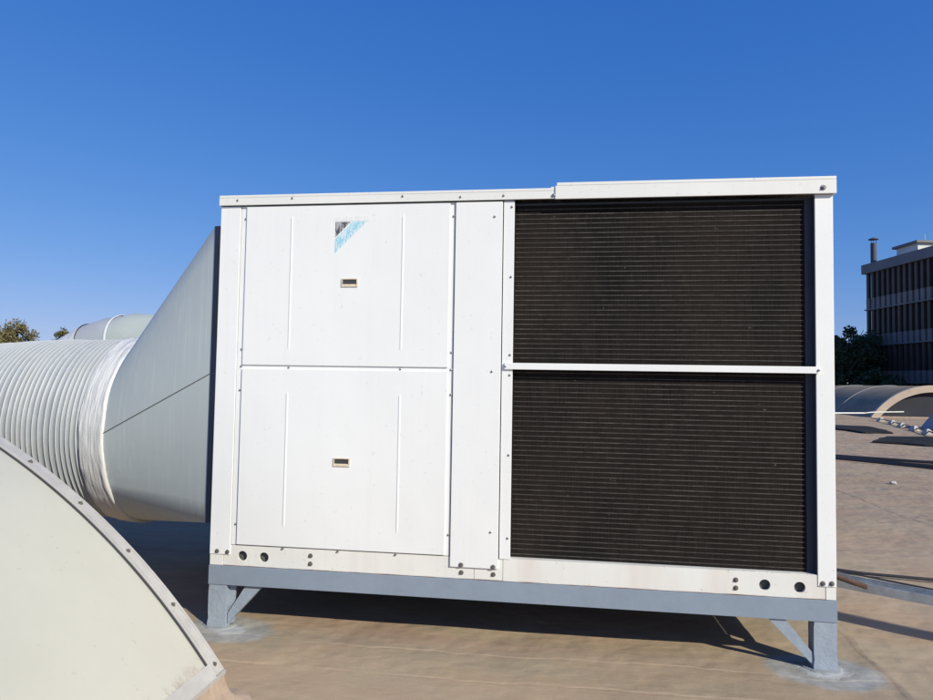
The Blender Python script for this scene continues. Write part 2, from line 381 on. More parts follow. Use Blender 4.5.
SCREW = screw_mesh('screw', .0085, 'screw')
BOLT = screw_mesh('bolt', .0135, 'bolt', .021, True)
def fast(me, name, parent, x, z, y, rot=None, scale=None):
    o = bpy.data.objects.new(name, me); C.objects.link(o); o.parent = parent
    o.location = Vector((x, y, z)) - world_loc(parent)
    o.rotation_euler = rot if rot else (0, random.uniform(0, 3), 0)
    o.scale = ((scale or 1)*.80,)*3
    return o

# ------------------------------------------------------------------ roof and ground
def axis_pts(a, b, na, nb, step, growth=1.16):
    """fine steps between a and b, growing outwards to na / nb"""
    p = list(np.arange(a, b, step)); s = step; v = a; left = []
    while v > na: s *= growth; v -= s; left.append(max(v, na))
    s = step; v = p[-1]; right = []
    while v < nb: s *= growth; v += s; right.append(min(v, nb))
    return left[::-1]+p+right
xs = axis_pts(-3.0, 3.4, -30, 42, .045); ys = axis_pts(1.6, 7.2, -14, 62, .045)
bm = bmesh.new(); grid = []
def roof_h(x, y):
    h = .010*mnoise.noise(Vector((x*.7, y*1.1, 0)))+.006*mnoise.noise(Vector((x*2.1, y*3.2, 4)))+.0022*mnoise.noise(Vector((x*6, y*9, 8)))
    h += .0022*max(0, 1-abs((y-3.37+.05*mnoise.noise(Vector((x*1.5, 0, 2))))/.03))*(.5+mnoise.noise(Vector((x*1.2, 5, 1))))
    if x > 1: h += .006*max(0, 1-abs((x-1.72+.04*mnoise.noise(Vector((0, y*2, 6))))/.04))
    d = math.hypot(x, y-4); k = 1 if d < 8 else max(1, min(3, d/8))
    return h*k-.004
for y in ys: grid.append([bm.verts.new((x, y, roof_h(x, y))) for x in xs])
for i in range(len(ys)-1):
    for j in range(len(xs)-1): bm.faces.new((grid[i][j], grid[i][j+1], grid[i+1][j+1], grid[i+1][j]))
struct(mk('roof', bm, 'roof', None, True))
bm = bmesh.new(); box(bm, -29.9, 41.9, -13.9, 61.9, -9.2, -.12); struct(mk('roof_slab', bm, 'facade'))
bm = bmesh.new(); vs = [bm.verts.new(p) for p in ((-900, -900, -9), (900, -900, -9), (900, 900, -9), (-900, 900, -9))]; bm.faces.new(vs)
struct(mk('ground', bm, 'groundfar'))

# ------------------------------------------------------------------ the rooftop unit
YF = 3.797
X0, X1 = -2.070, 1.483
YB = 6.20
unit = thing('rooftop_unit', 'large white rooftop air conditioner with access panels and dark coils on a blue-grey frame', 'air conditioner', (-.2935, 5.0, .369))
# carcass: side and rear walls, roof, dark core
bm = bmesh.new()
box(bm, X0+.006, -.262, YF+.022, YB-.01, .4915, 2.545); box(bm, X0+.006, X1-.094, YF+.034, YB-.01, .3670, .4910)
box(bm, -.2615, X1-.10, YF+.12, YB-.01, .4915, 2.545)
mk('inner_core', bm, 'core', unit)
bm = bmesh.new(); box(bm, X1-.093, X1-.004, YF+.030, YB, .3668, 2.548, .004); mk('side_wall', bm, 'white', unit)
bm = bmesh.new(); box(bm, X0+.002, X0+.006-.0005, YF+.030, YB, .3668, 2.548); mk('side_wall', bm, 'white', unit)
bm = bmesh.new(); box(bm, X0+.01, X1-.11, YB-.008, YB, .372, 2.548); mk('rear_wall', bm, 'white', unit)
# corner posts
lp = mk('corner_post', boxbm(X0, -1.940, YF, YF+.028, .432, 2.552, bev=.003), 'white', unit)
fast(BOLT, 'bolt', lp, -2.022, .451, YF, scale=.8); fast(BOLT, 'bolt', lp, -1.956, .449, YF, scale=.8)
rp = mk('corner_post', boxbm(1.389, X1, YF, YF+.028, .436, 2.552, bev=.003), 'white', unit)
fast(BOLT, 'bolt', rp, 1.413, .453, YF, scale=.85); fast(BOLT, 'bolt', rp, 1.458, .455, YF, scale=.85); fast(SCREW, 'screw', rp, 1.397, 1.588, YF-.014, scale=1.0)
mk('post_foot', boxbm(X0+.002, -1.984, YF+.003, YF+.028, .368, .429, bev=.002), 'cream_white', unit)
mk('post_foot', boxbm(1.430, X1-.002, YF+.003, YF+.028, .368, .433, bev=.002), 'cream_white', unit)
# flange plane behind the access panels
fl = mk('panel_flange', boxbm(-1.936, -.604, YF+.006, YF+.020, .494, 2.552), 'white', unit)
# access panels
def ribs(bm, x, z0, z1):
    n = 6; prof = [(-.008, .0002), (-.005, -.0012), (-.002, -.0026), (.002, -.0026), (.005, -.0012), (.008, .0002)]
    rings = []
    for z, k in ((z0, 0), (z0+.02, 1), (z1-.02, 1), (z1, 0)): rings.append([Vector((x+u*(.4+.6*k), YF-.004+v*k, z)) for u, v in prof])
    loft(bm, rings, False)
def access(z0, z1, rz, hz, hx, name_label):
    bm = bmesh.new(); box(bm, -1.899, -.632, YF-.004, YF+.008, z0, z1, .0025)
    for x in (-1.606, -.914): ribs(bm, x, *rz)
    p = mk('access_panel', bm, 'white', unit)
    # recessed pull: bezel, scoop, lip
    bm = bmesh.new(); w, h = .050, .0245; y = YF-.004
    box(bm, hx-w, hx+w, y-.006, y+.001, hz+h-.005, hz+h); box(bm, hx-w, hx+w, y-.006, y+.001, hz-h, hz-h+.007)
    box(bm, hx-w, hx-w+.007, y-.006, y+.001, hz-h+.007, hz+h-.005); box(bm, hx+w-.007, hx+w, y-.006, y+.001, hz-h+.007, hz+h-.005)
    prism(bm, [(y-.005, hz-h+.007), (y-.0005, hz-h+.007), (y-.0005, hz-h+.020)], 'x', hx-w+.007, hx+w-.007)
    hd = mk('recessed_handle', bm, 'beige', p)
    mk('handle_scoop', boxbm(hx-w+.007, hx+w-.007, y-.0015, y-.0008, hz-h+.018, hz+h-.005), 'void', hd) if False else None
    bm = bmesh.new(); box(bm, hx-w+.007, hx+w-.007, y-.0020, y+.0005, hz-h+.016, hz+h-.005); mk('handle_recess', bm, 'rubber', p)
    return p
up = access(1.577, 2.546, (1.668, 2.486), 2.075, -1.234, '')
lo = access(.498, 1.553, (.608, 1.420), 1.008, -1.257, '')
for z in (2.474, 1.671): fast(SCREW, 'screw', up, -1.908, z, YF+.006); fast(SCREW, 'screw', up, -.612, z-.006, YF+.006)
for z in (1.568,): fast(SCREW, 'screw', up, -1.908, z, YF+.006); fast(SCREW, 'screw', up, -.612, z-.004, YF+.006)
for x in (-1.604, -.914): fast(SCREW, 'screw', up, x, 1.564, YF+.006)
for z in (1.423, .617): fast(SCREW, 'screw', lo, -1.911, z, YF+.006); fast(SCREW, 'screw', lo, -.611, z-.004, YF+.006)
for x in (-1.606, -1.266, -.917): fast(SCREW, 'screw', lo, x, .488, YF+.0)
# sticker: dark triangle over a pale blue band, partly peeled
def tri(name, pts, mat, parent, y):
    bm = bmesh.new(); prism(bm, pts, 'y', y, y+.0008); return mk(name, bm, mat, parent)
def peel(name, a, b, amt, thr):
    t = NT(name, .45); f = t.noise(34, 3, .6, (3.2, 1, .55)); g = t.noise(95, 3, .6, (1, 1, 1))
    m = t.math('MAXIMUM', t.ramp(f, [(thr, 0.0), (thr+.07, 1.0)]), t.ramp(g, [(thr+.06, 0.0), (thr+.1, 1.0)]))
    t.color(t.mix(t.math('MULTIPLY', m, amt), a, b)); return t.m
M['st_dark'] = peel('faded_black_print', (0.075, 0.08, 0.085), (0.50, 0.50, 0.50), .8, .50)
M['st_blue'] = peel('faded_blue_print', (0.30, 0.60, 0.72), (0.74, 0.76, 0.77), .85, .50)
M['st_ghost'] = peel('old_adhesive_mark', (0.70, 0.71, 0.70), (0.80, 0.80, 0.785), .9, .46)
sx, sz = -1.331, 2.444
ys_ = YF-.0050
tri('brand_sticker', [(sx, sz), (sx+.094, sz), (sx, sz-.096)], 'st_dark', up, ys_)
tri('brand_sticker', [(sx+.104, sz), (sx+.196, sz), (sx, sz-.190), (sx, sz-.106)], 'st_blue', up, ys_)
tri('adhesive_mark', [(sx, sz+.004), (sx+.21, sz+.004), (sx+.215, sz+.032), (sx, sz+.030)], 'st_ghost', up, ys_)
# filler column between panels and coil
fp = mk('filler_panel', boxbm(-.598, -.322, YF-.006, YF+.010, .436, 2.548, bev=.0025), 'white', unit)
for (x, z) in ((-.368, 2.459), (-.372, 1.557), (-.366, .642)): fast(SCREW, 'screw', fp, x, z, YF-.006)
for (x, z) in ((-.534, .449), (-.350, .446)): fast(BOLT, 'bolt', fp, x, z, YF-.006, scale=.85)
cp = mk('coil_post', boxbm(-.316, -.254, YF, YF+.020, .492, 2.552, bev=.002), 'white', unit)
for z in (2.516, 2.106, 1.654, 1.538, 1.081, .612): fast(SCREW, 'screw', cp, -.269, z, YF)
# coils in their recess
CD = YF+.046
def coil(z0, z1):
    xa, xb = -.254, 1.349; za0, za1 = z0, z1; z1 -= .012
    bm = bmesh.new(); n = 1
    bmv = [bm.verts.new(p) for p in ((xa, CD+.02, z0), (xb, CD+.02, z0), (xb, CD+.02, z1), (xa, CD+.02, z1))]; bm.faces.new(bmv)
    box(bm, xa, xb, CD+.004, CD+.03, z0, z1)
    c = mk('condenser_coil', bm, 'coil', unit)
    bm = bmesh.new(); box(bm, xb+.0005, 1.3855, CD-.004, CD+.03, za0, za1); box(bm, xa, xb, CD-.002, CD+.03, z1+.0005, za1); mk('coil_shade_plate', bm, 'recess_shade', c)  # dark plates paint the shadow band along the coil's side and top
    bm = bmesh.new(); z = z0+.018; k = 0
    while z < z1-.008:
        seg = 28; pts = []
        for i in range(seg+1):
            x = xa+.004+(xb-xa-.008)*i/seg
            dz = .0011*mnoise.noise(Vector((x*3, z*40, 0))); pts.append((x, z+dz))
        for i in range(seg):
            (xa_, za_), (xb_, zb_) = pts[i], pts[i+1]
            lo4 = [bm.verts.new(p) for p in ((xa_, CD+.0008, za_-.0026), (xb_, CD+.0008, zb_-.0026), (xb_, CD+.0008, zb_+.0026), (xa_, CD+.0008, za_+.0026))]
            bm.faces.new(lo4)
            tp = [bm.verts.new(p) for p in ((xa_, CD+.0040, za_+.0026), (xb_, CD+.0040, zb_+.0026))]
            bm.faces.new((lo4[3], lo4[2], tp[1], tp[0]))
        z += .0281; k += 1
    mk('coil_fins', bm, 'coilline', c)
coil(1.592, 2.545); coil(.497, 1.586)
bm = bmesh.new(); box(bm, 1.386, 1.3885, YF+.028, CD+.03, .497, 2.545)
box(bm, 1.386, 1.3885, YF+.001, YF+.0278, .497, 2.545); mk('recess_cheek', bm, 'recess_shade', unit)
bm = bmesh.new(); box(bm, -.262, -.2545, YF+.0205, CD+.03, .497, 2.545); mk('recess_cheek', bm, 'recess_shade', unit)
ml = mk('mid_rail', boxbm(-.300, 1.400, YF-.013, YF+.004, 1.571, 1.608, bev=.002), 'white', unit)
mk('mid_rail_web', boxbm(-.254, 1.386, YF+.005, CD+.002, 1.575, 1.604), 'recess_shade', unit)
fast(SCREW, 'screw', ml, -.306+.012, 1.587, YF-.013, scale=.9)
# base rail with round lifting holes
bm = bmesh.new(); HR = .0290
plate_holes(bm, -1.981, -1.400+.94, .3685, .4900, YF+.006, YF+.018, [(-1.862, .429), (-1.726, .427)], HR)
plate_holes(bm, -.4575, -.2955, .3685, .4900, YF+.006, YF+.018, [], HR)
plate_holes(bm, -.293, 1.3870, .3685, .4965, YF+.004, YF+.018, [(1.121, .429), (1.299, .426)], HR)
plate_holes(bm, 1.3875, 1.428, .3685, .434, YF+.006, YF+.018, [], HR)
br = mk('base_rail', bm, 'base_white', unit)
bm = bmesh.new(); box(bm, -.26, 1.386, YF+.0185, CD+.003, .4900, .4962); mk('drip_ledge', bm, 'base_white', unit)
for (x, z) in ((-1.436, .451), (-1.436, .404), (.971, .447), (.971, .404), (-.533, .403), (-.349, .402)):
    fast(BOLT, 'bolt', br, x, z, YF+(.006 if x < .9 else .004), scale=.85)
# capping: two overlapping lengths
bm = bmesh.new(); box(bm, X0-.006, -.018, YF-.016, YB+.01, 2.602, 2.618, .003); box(bm, X0-.006, -.018, YF-.016, YF-.004, 2.556, 2.6015, .002)
box(bm, X0-.006, X0+.004, YF-.0035, YB, 2.556, 2.6015)
cl = mk('top_cap', bm, 'cream_white', unit)
for (x, z) in ((-1.955, 2.586), (-1.603, 2.592), (-.917, 2.589), (-.570, 2.577), (-.317, 2.579)): fast(SCREW, 'screw', cl, x, z, YF-.016)
fast(SCREW, 'screw', cl, -.022-.008, 2.574, YF-.016, scale=1.5)
mk('cap_joint', boxbm(-.045, -.003, YF-.013, YB, 2.6185, 2.6245, bev=.001), 'cream_white', unit)
bm = bmesh.new(); box(bm, -.012, X1+.010, YF-.024, YB+.01, 2.628, 2.646, .003); box(bm, -.020, X1+.010, YF-.024, YF-.010, 2.551, 2.6275, .002)
box(bm, X1, X1+.010, YF-.0095, YB, 2.551, 2.6275)
cr = mk('top_cap', bm, 'cream_white', unit)
fast(BOLT, 'bolt', cr, 1.424, 2.582, YF-.024, scale=.95)

# ------------------------------------------------------------------ support frame
fr = thing('support_frame', 'blue-grey painted steel frame on short legs with diagonal braces, carrying the white unit', 'steel frame', (-.2935, 5.0, 0))
ZB0, ZB1 = .253, .366
def channel(bm, x0, x1, y, sgn):
    """C channel along x with its web on the outside (y) and flanges inward"""
    box(bm, x0, x1, *sorted((y, y+sgn*.008)), ZB0, ZB1, .0015)
    box(bm, x0, x1, *sorted((y+sgn*.0082, y+sgn*.055)), ZB0, ZB0+.008)
    box(bm, x0, x1, *sorted((y+sgn*.0082, y+sgn*.055)), ZB1-.008, ZB1-.0005)
bm = bmesh.new(); channel(bm, X0-.002, X1+.002, YF-.001, 1); mk('beam', bm, 'frame', fr)
bm = bmesh.new(); channel(bm, X0-.002, X1+.002, YB, -1); mk('beam', bm, 'frame', fr)
for x, s in ((X0-.002, 1), (X1+.002, -1)):
    bm = bmesh.new(); ya, yb = YF+.060, YB-.061
    box(bm, *sorted((x, x+s*.008)), ya, yb, ZB0+.001, ZB1-.001); box(bm, *sorted((x+s*.0082, x+s*.055)), ya, yb, ZB0+.001, ZB0+.009); mk('side_beam', bm, 'frame', fr)
def rough_leg(x0, x1, y0, y1):
    bm = bmesh.new(); n = 8
    rings = []
    for i in range(n+1):
        z = -.012+(ZB0+.010)*i/n
        e = .004*max(0, 1-i/2.5)
        rings.append([Vector((x+dx*e+.0012*mnoise.noise(Vector((x*9, y*7, z*25))), y+dy*e, z)) for x, y, dx, dy in ((x0, y0, -1, -1), (x1, y0, 1, -1), (x1, y1, 1, 1), (x0, y1, -1, 1))])
    loft(bm, rings, True, True)
    bmesh.ops.bevel(bm, geom=[e for e in bm.edges if abs(e.verts[0].co.z-e.verts[1].co.z) > .01], offset=.004, segments=2, affect='EDGES')
    return mk('leg', bm, 'leg', fr)
rough_leg(X0, -1.957, YF+.004, YF+.085); rough_leg(1.368, X1+.001, YF+.004, YF+.085)
rough_leg(X0, -1.957, YB-.09, YB-.004); rough_leg(1.368, X1+.001, YB-.09, YB-.004)
def sealant(cx, cy, rx, ry, h):
    bm = bmesh.new(); rings = []
    for k, hh in ((1.0, -.012), (.86, .004), (.62, h*.45), (.42, h), (.3, h*1.05)):
        rings.append([Vector((cx+math.cos(a)*rx*k*(1+.22*mnoise.noise(Vector((math.cos(a)*2+cx, math.sin(a)*2, 1)))), cy+math.sin(a)*ry*k*(1+.22*mnoise.noise(Vector((math.cos(a)*2+cx, math.sin(a)*2, 5)))), hh)) for a in [2*math.pi*i/40 for i in range(40)]])
    loft(bm, rings, True, True); return bm
M['sealant'] = simple('grey_sealant', (0.29, 0.30, 0.30), .7, var=.22, scale=14, bump=.5, bscale=26)
for x, y in ((-2.01, 3.845), (1.425, 3.845), (-2.01, 6.15), (1.425, 6.15)):
    mk('sealant_fillet', sealant(x, y, .11, .095, .004), 'sealant', fr, True)
def brace(xb, xt, w, y, side):
    bm = bmesh.new(); zt = ZB0-.0005; zb = .02
    a = Vector((xb, 0, zb)); b = Vector((xt, 0, zt)); d = (b-a).normalized(); nrm = Vector((-d.z, 0, d.x))
    if nrm.z < 0: nrm = -nrm
    poly = [(xb, zb), (xt, zt), (xt+(w if side > 0 else -w)*-1, zt), (xb, zb+.062)]
    prism(bm, poly, 'y', y, y+.007)
    # return flange of the angle bar
    lo_, hi_ = poly[0], poly[1]
    q = [(lo_[0], lo_[1]), (hi_[0], hi_[1]), (hi_[0]+.004*side, hi_[1]), (lo_[0]+.004*side, lo_[1])]
    prism(bm, [(lo_[0], lo_[1]-.001), (hi_[0], hi_[1]), (hi_[0]-.006*side, hi_[1]), (lo_[0]-.001*side, lo_[1]+.008)], 'y', y+.0075, y+.050)
    return mk('brace', bm, 'leg', fr)
brace(-1.950, -1.735, .105, YF+.02, 1)
brace(1.366, 1.138, .088, YF+.012, -1)
bm = bmesh.new(); pts = [(-1.9565, ZB0-.001), (-1.915, ZB0-.020), (-1.922, .17), (-1.912, .10), (-1.925, .02), (-1.9565, .004)]; prism(bm, pts, 'y', YF+.045, YF+.060); mk('gusset', bm, 'leg', fr)

# ------------------------------------------------------------------ air ducts on the left
CY, CZ, KA = 4.73, 1.100, .87
def circ(x, y, z, r, n, ph=0, tilt=0):
    return [Vector((x+tilt*(math.cos(2*math.pi*k/n+ph)), y+r*math.cos(2*math.pi*k/n+ph), z+r*math.sin(2*math.pi*k/n+ph))) for k in range(n)]
duct = thing('round_air_duct', 'big silver corrugated duct with taped collar and tapered metal transition joining the white unit', 'air duct', (-3.2, 5.0, .32))
def square_to_round(bm, xs_stub, x0, y0, y1, z0, z1, x1, cy, cz, r, n=18):
    cs = [(y0, z0), (y1, z0), (y1, z1), (y0, z1)]            # front-bottom, back-bottom, back-top, front-top
    cr = [bm.verts.new((x0, y, z)) for y, z in cs]
    ring = [bm.verts.new((x1, cy+KA*r*math.cos(2*math.pi*k/(4*n)), cz+r*math.sin(2*math.pi*k/(4*n)))) for k in range(4*n)]
    N = 4*n; fl = 7                                          # fl: ring steps each side of an extreme point that belong to the flat face
    ext = [2*n, 3*n, 0, n]                                   # front, bottom, back, top points of the round end
    for q in range(4):
        p = (q+3) % 4                                        # flat face between corner p and corner q, round extreme ext[q]
        flq = fl if q in (0, 2) else 3
        m = 2*flq; ed = [cr[p]]+[bm.verts.new(cr[p].co.lerp(cr[q].co, t/m)) for t in range(1, m)]+[cr[q]]
        for t in range(m):
            a = (ext[q]-flq+t) % N; bm.faces.new((ed[t], ed[t+1], ring[(a+1) % N], ring[a]))
        nq = (q+1) % 4; fn = fl if nq in (0, 2) else 3
        for k in range(ext[q]+flq, ext[q]+n-fn):             # cone from corner q to the quarter arc
            bm.faces.new((cr[q], ring[k % N], ring[(k+1) % N]))
bm = bmesh.new(); square_to_round(bm, X0+.001, X0-.075, 3.868, 6.14, .60, 2.45, -3.06, CY, CZ, .690)
tr = mk('transition', bm, 'transition', duct, False)
tr.data.set_sharp_from_angle(angle=R(25))
for p in tr.data.polygons: p.use_smooth = True
tr.data.set_sharp_from_angle(angle=R(25))
bm = bmesh.new(); q4 = ((3.868, .60), (6.14, .60), (6.14, 2.45), (3.868, 2.45))
loft(bm, [[Vector((X0+.001, y, z)) for y, z in q4], [Vector((X0-.0745, y, z)) for y, z in q4]]); mk('shaded_connector', bm, 'connshade', duct)
# standing seam across the front of the transition
bm = bmesh.new(); a = Vector((X0-.01, 3.868, 1.525)); k = Vector((X0-.075, 3.868, 1.520)); b = Vector((-3.06, CY-KA*.690, CZ))
for p, q in ((a, k), (k, b)):
    d = q-p; nn = Vector((-.25, -1, 0)).normalized(); w = Vector((0, 0, .0022))
    vs = [bm.verts.new(v) for v in (p-w+nn*.001, p+w+nn*.001, q+w+nn*.001, q-w+nn*.001)]; vt = [bm.verts.new(v.co+nn*.003) for v in vs]
    bm.faces.new(vt); [bm.faces.new((vs[i], vs[(i+1) % 4], vt[(i+1) % 4], vt[i])) for i in range(4)]
mk('seam', bm, 'seamgrey', duct)
# taped collar: wrinkled band
bm = bmesh.new(); rings = []; n = 160
prof = [(-3.045, .690), (-3.050, .708), (-3.068, .712), (-3.08, .702), (-3.10, .708), (-3.125, .699), (-3.15, .704), (-3.175, .694), (-3.20, .700), (-3.222, .688), (-3.235, .692), (-3.243, .680), (-3.246, .66)]
for i, (x, r) in enumerate(prof):
    rings.append([Vector((x+.010*mnoise.noise(Vector((math.cos(t)*3, math.sin(t)*3, x*9))), CY+KA*(r+.007*mnoise.noise(Vector((math.cos(t)*7, math.sin(t)*7, x*30))))*math.cos(t), CZ+(r+.007*mnoise.noise(Vector((math.cos(t)*7, math.sin(t)*7, x*30))))*math.sin(t))) for t in [2*math.pi*q/n for q in range(n)]])
loft(bm, rings); mk('taped_collar', bm, 'tape', duct, True)
# corrugated flexible duct following a gentle bend away from the viewer
def path(s):
    x = -3.235-s; f = max(0, s-.2)
    return Vector((x, CY+.10*f*f/(1+.22*f), CZ-.050*f*f/(1+.5*f)))
bm = bmesh.new(); rings = []; n = 88; pitch = .040; rows = []
s = 0.0; i = 0
while s < 4.6:
    pl = pitch*(1+.35*mnoise.noise(Vector((s*6, 1, 1))))
    for (f, dr, ridge) in ((0, 0, 0), (.32, -.004, 0), (.70, 0, 0), (.80, .007, 1), (.86, .010, 1), (.92, .006, 1)):
        ss = s+f*pl; c = path(ss); d = (path(ss+.02)-path(ss-.02)).normalized(); side = Vector((0, 0, 1)).cross(d).normalized()*-1; upv = side.cross(d)
        if upv.z < 0: upv = -upv
        if side.y < 0: side = -side
        base = .668+.004*mnoise.noise(Vector((ss*2.3, 3, 3)))
        rings.append([c+side*KA*((base+dr+.004*mnoise.noise(Vector((math.cos(t)*4, math.sin(t)*4, ss*12))))*math.cos(t))+upv*((base+dr+.004*mnoise.noise(Vector((math.cos(t)*4, math.sin(t)*4, ss*12))))*math.sin(t)) for t in [2*math.pi*q/n for q in range(n)]])
        rows.append(ridge)
    s += pl
vr = [[bm.verts.new(p) for p in r] for r in rings]
for i in range(len(vr)-1):
    for j in range(n):
        kx = (j+1) % n; f = bm.faces.new((vr[i][j], vr[i][kx], vr[i+1][kx], vr[i+1][j])); f.material_index = 1 if rows[i] and rows[i+1] else 0
mk('corrugated_hose', bm, ['flex', 'flexridge'], duct, True)

# second duct behind, rising towards the back of the unit
d2 = thing('duct_elbow', 'grey and pale green wrapped duct elbow rising behind the corrugated silver duct', 'air duct', (-4.9, 7.75, .6))
ctr = [(-6.9, .9), (-6.4, 1.2), (-5.98, 1.56), (-5.74, 1.69), (-5.56, 1.745), (-5.36, 1.765), (-5.27, 1.79), (-5.15, 1.78), (-4.6, 1.77), (-3.4, 1.72), (-2.3, 1.70)]
rad = .50; Y2 = 7.75
def seg(name, idx, mat, extra=0.0):
    bm = bmesh.new(); rg = []
    for i in idx:
        p = Vector((ctr[i][0], Y2, ctr[i][1])); a = Vector((ctr[max(i-1, 0)][0], Y2, ctr[max(i-1, 0)][1])); b = Vector((ctr[min(i+1, len(ctr)-1)][0], Y2, ctr[min(i+1, len(ctr)-1)][1]))
        d = (b-a).normalized(); upv = Vector((-d.z, 0, d.x))
        rg.append([p+Vector((0, 1, 0))*(rad+extra)*math.cos(t)+upv*(rad+extra)*math.sin(t) for t in [2*math.pi*q/56 for q in range(56)]])
    loft(bm, rg, True, extra == 0.0); return mk(name, bm, mat, d2, True, auto=40)
seg('duct_run', [0, 1, 2], 'elbowgrey'); seg('tape_band', [2, 3], 'tape', .012); seg('elbow_piece', [3, 4, 5], 'elbowgrey')
bm = bmesh.new(); rg = []
for x, z, r_ in ((-5.40, 1.755, .50), (-5.395, 1.756, .508), (-5.365, 1.765, .508), (-5.36, 1.766, .50)):
    rg.append([Vector((x-.13*math.sin(t), Y2+r_*math.cos(t), z+r_*math.sin(t))) for t in [2*math.pi*q/56 for q in range(56)]])
loft(bm, rg); mk('seam_ring', bm, 'flexridge', d2, True)
seg('elbow_piece', [5, 6, 7, 8, 9, 10], 'elbowgreen')

# ------------------------------------------------------------------ barrel skylights
def arc(cx, cz, Rr, a0, a1, n): return [(cx+Rr*math.cos(a0+(a1-a0)*i/n), cz+Rr*math.sin(a0+(a1-a0)*i/n)) for i in range(n+1)]
def shell(bm, cx, cz, R0, R1, a0, a1, n, y0, y1, ny=1):
    o = arc(cx, cz, R1, a0, a1, n); i = arc(cx, cz, R0, a0, a1, n)
    poly = o+i[::-1]; m = len(poly)
    rings = [[Vector((x, y0+(y1-y0)*k/ny, z)) for x, z in poly] for k in range(ny+1)]
    vr = loft(bm, rings)
    for rgi in (vr[0], vr[-1]):
        for j in range(n): bm.faces.new((rgi[j], rgi[j+1], rgi[m-2-j], rgi[m-1-j]))
SX, SZ, SR = -4.428, -2.027, 3.6345
YV = 2.942
a_e = math.asin((.150-SZ)/SR)
sky1 = thing('barrel_skylight', 'cream barrel skylight with aluminium edge strip and domed screws, in front of the duct', 'skylight', (SX, -1.5, 0))
bm = bmesh.new(); shell(bm, SX, SZ, SR-.012, SR-.006, a_e, math.pi-a_e, 96, -6.0, YV-.010, 8); mk('vault_sheet', bm, 'sheet', sky1, True, auto=40)
bm = bmesh.new(); shell(bm, SX, SZ, SR-.0055, SR+.004, a_e, math.pi-a_e, 96, YV-.078, YV); shell(bm, SX, SZ, SR-.03, SR-.0125, a_e, math.pi-a_e, 96, YV-.009, YV)
shell(bm, SX, SZ, SR+.0042, SR+.0085, a_e, math.pi-a_e, 96, YV-.066, YV-.058); shell(bm, SX, SZ, SR+.0042, SR+.0075, a_e, math.pi-a_e, 96, YV-.014, YV-.003)
es = mk('edge_strip', bm, 'alu', sky1, True, auto=30)
bm = bmesh.new(); shell(bm, SX, SZ, SR-.0058, SR+.001, a_e, math.pi-a_e, 96, YV-.087, YV-.0785); mk('gasket', bm, 'rubber', sky1, True, auto=30)
for ang in range(14):
    t = a_e+.012+ang*.0915
    if t > math.pi-a_e: break
    p = Vector((SX+(SR+.004)*math.cos(t), YV-.036, SZ+(SR+.004)*math.sin(t)))
    o = fast(BOLT, 'screw', es, p.x, p.z, p.y, rot=(0, 0, 0), scale=.72); nrm = Vector((math.cos(t), 0, math.sin(t)))
    o.rotation_mode = 'QUATERNION'; o.rotation_quaternion = nrm.to_track_quat('-Y', 'Z')
# eave angle along the bottom of the sheet
for sgn in (1, -1):
    bm = bmesh.new()
    t0, t1 = a_e-.002, a_e+.0165
    pl = [(SX+sgn*(SR+q)*math.cos(t), SZ+(SR+q)*math.sin(t)) for t, q in ((t0, -.012), (t0, .0085), (t1, .0075), (t1, -.0055))]
    prism(bm, pl, 'y', -6.0, YV-.079 if sgn > 0 else YV-.079); 
    ex = SX+sgn*(SR*math.cos(a_e)); box(bm, *sorted((ex-sgn*.010, ex+sgn*.012)), -6.0, YV+.002, .128, .149, .001)
    mk('eave_angle', bm, 'alu', sky1)
bm = bmesh.new(); g = arc(SX, SZ, SR-.031, a_e, math.pi-a_e, 48); prism(bm, g, 'y', YV-.02, YV-.012); mk('end_wall', bm, 'sheet', sky1)
# membrane-covered kerb with a flared, wrinkled foot
bm = bmesh.new(); EX = SX+SR*math.cos(a_e); WX = SX-SR*math.cos(a_e); rings = []
prof = [(0.006, .134), (.012, .115), (.020, .085), (.036, .05), (.065, .022), (.105, .007), (.16, -.006)]
def outline(off):
    pts = []
    step = .04
    y = -6.0
    while y < YV-.02: pts.append((EX+off, y, 1, 0)); y += step if y > 1.2 else .3
    for k in range(9):
        a = math.pi/2*k/8; pts.append((EX-.01+ (off+.01)*math.cos(a), YV-.01+(off+.01)*math.sin(a), math.cos(a), math.sin(a)))
    x = EX-.05
    while x > WX: pts.append((x, YV+off, 0, 1)); x -= .10
    for k in range(9):
        a = math.pi/2+math.pi/2*k/8; pts.append((WX+.01+(off+.01)*math.cos(a), YV-.01+(off+.01)*math.sin(a), math.cos(a), math.sin(a)))
    pts.append((WX-off, 0, -1, 0)); pts.append((WX-off, -6.0, -1, 0)); return pts
for off, z in prof:
    rg = []
    for (x, y, nx, ny) in outline(off):
        w = mnoise.noise(Vector((x*7, y*7, z*3)))*.020*min(1, off/.05)+mnoise.noise(Vector((x*22, y*22, z*9)))*.006*min(1, off/.03)
        rg.append(Vector((x+nx*w, y+ny*w, z+abs(w)*.25)))
    rings.append(rg)
loft(bm, rings, False); mk('membrane_kerb', bm, 'kerbskin', sky1, True)
bm = bmesh.new(); box(bm, WX+.004, EX-.004, -6.0, YV-.004, -.01, .127); mk('kerb_core', bm, 'kerbskin', sky1)

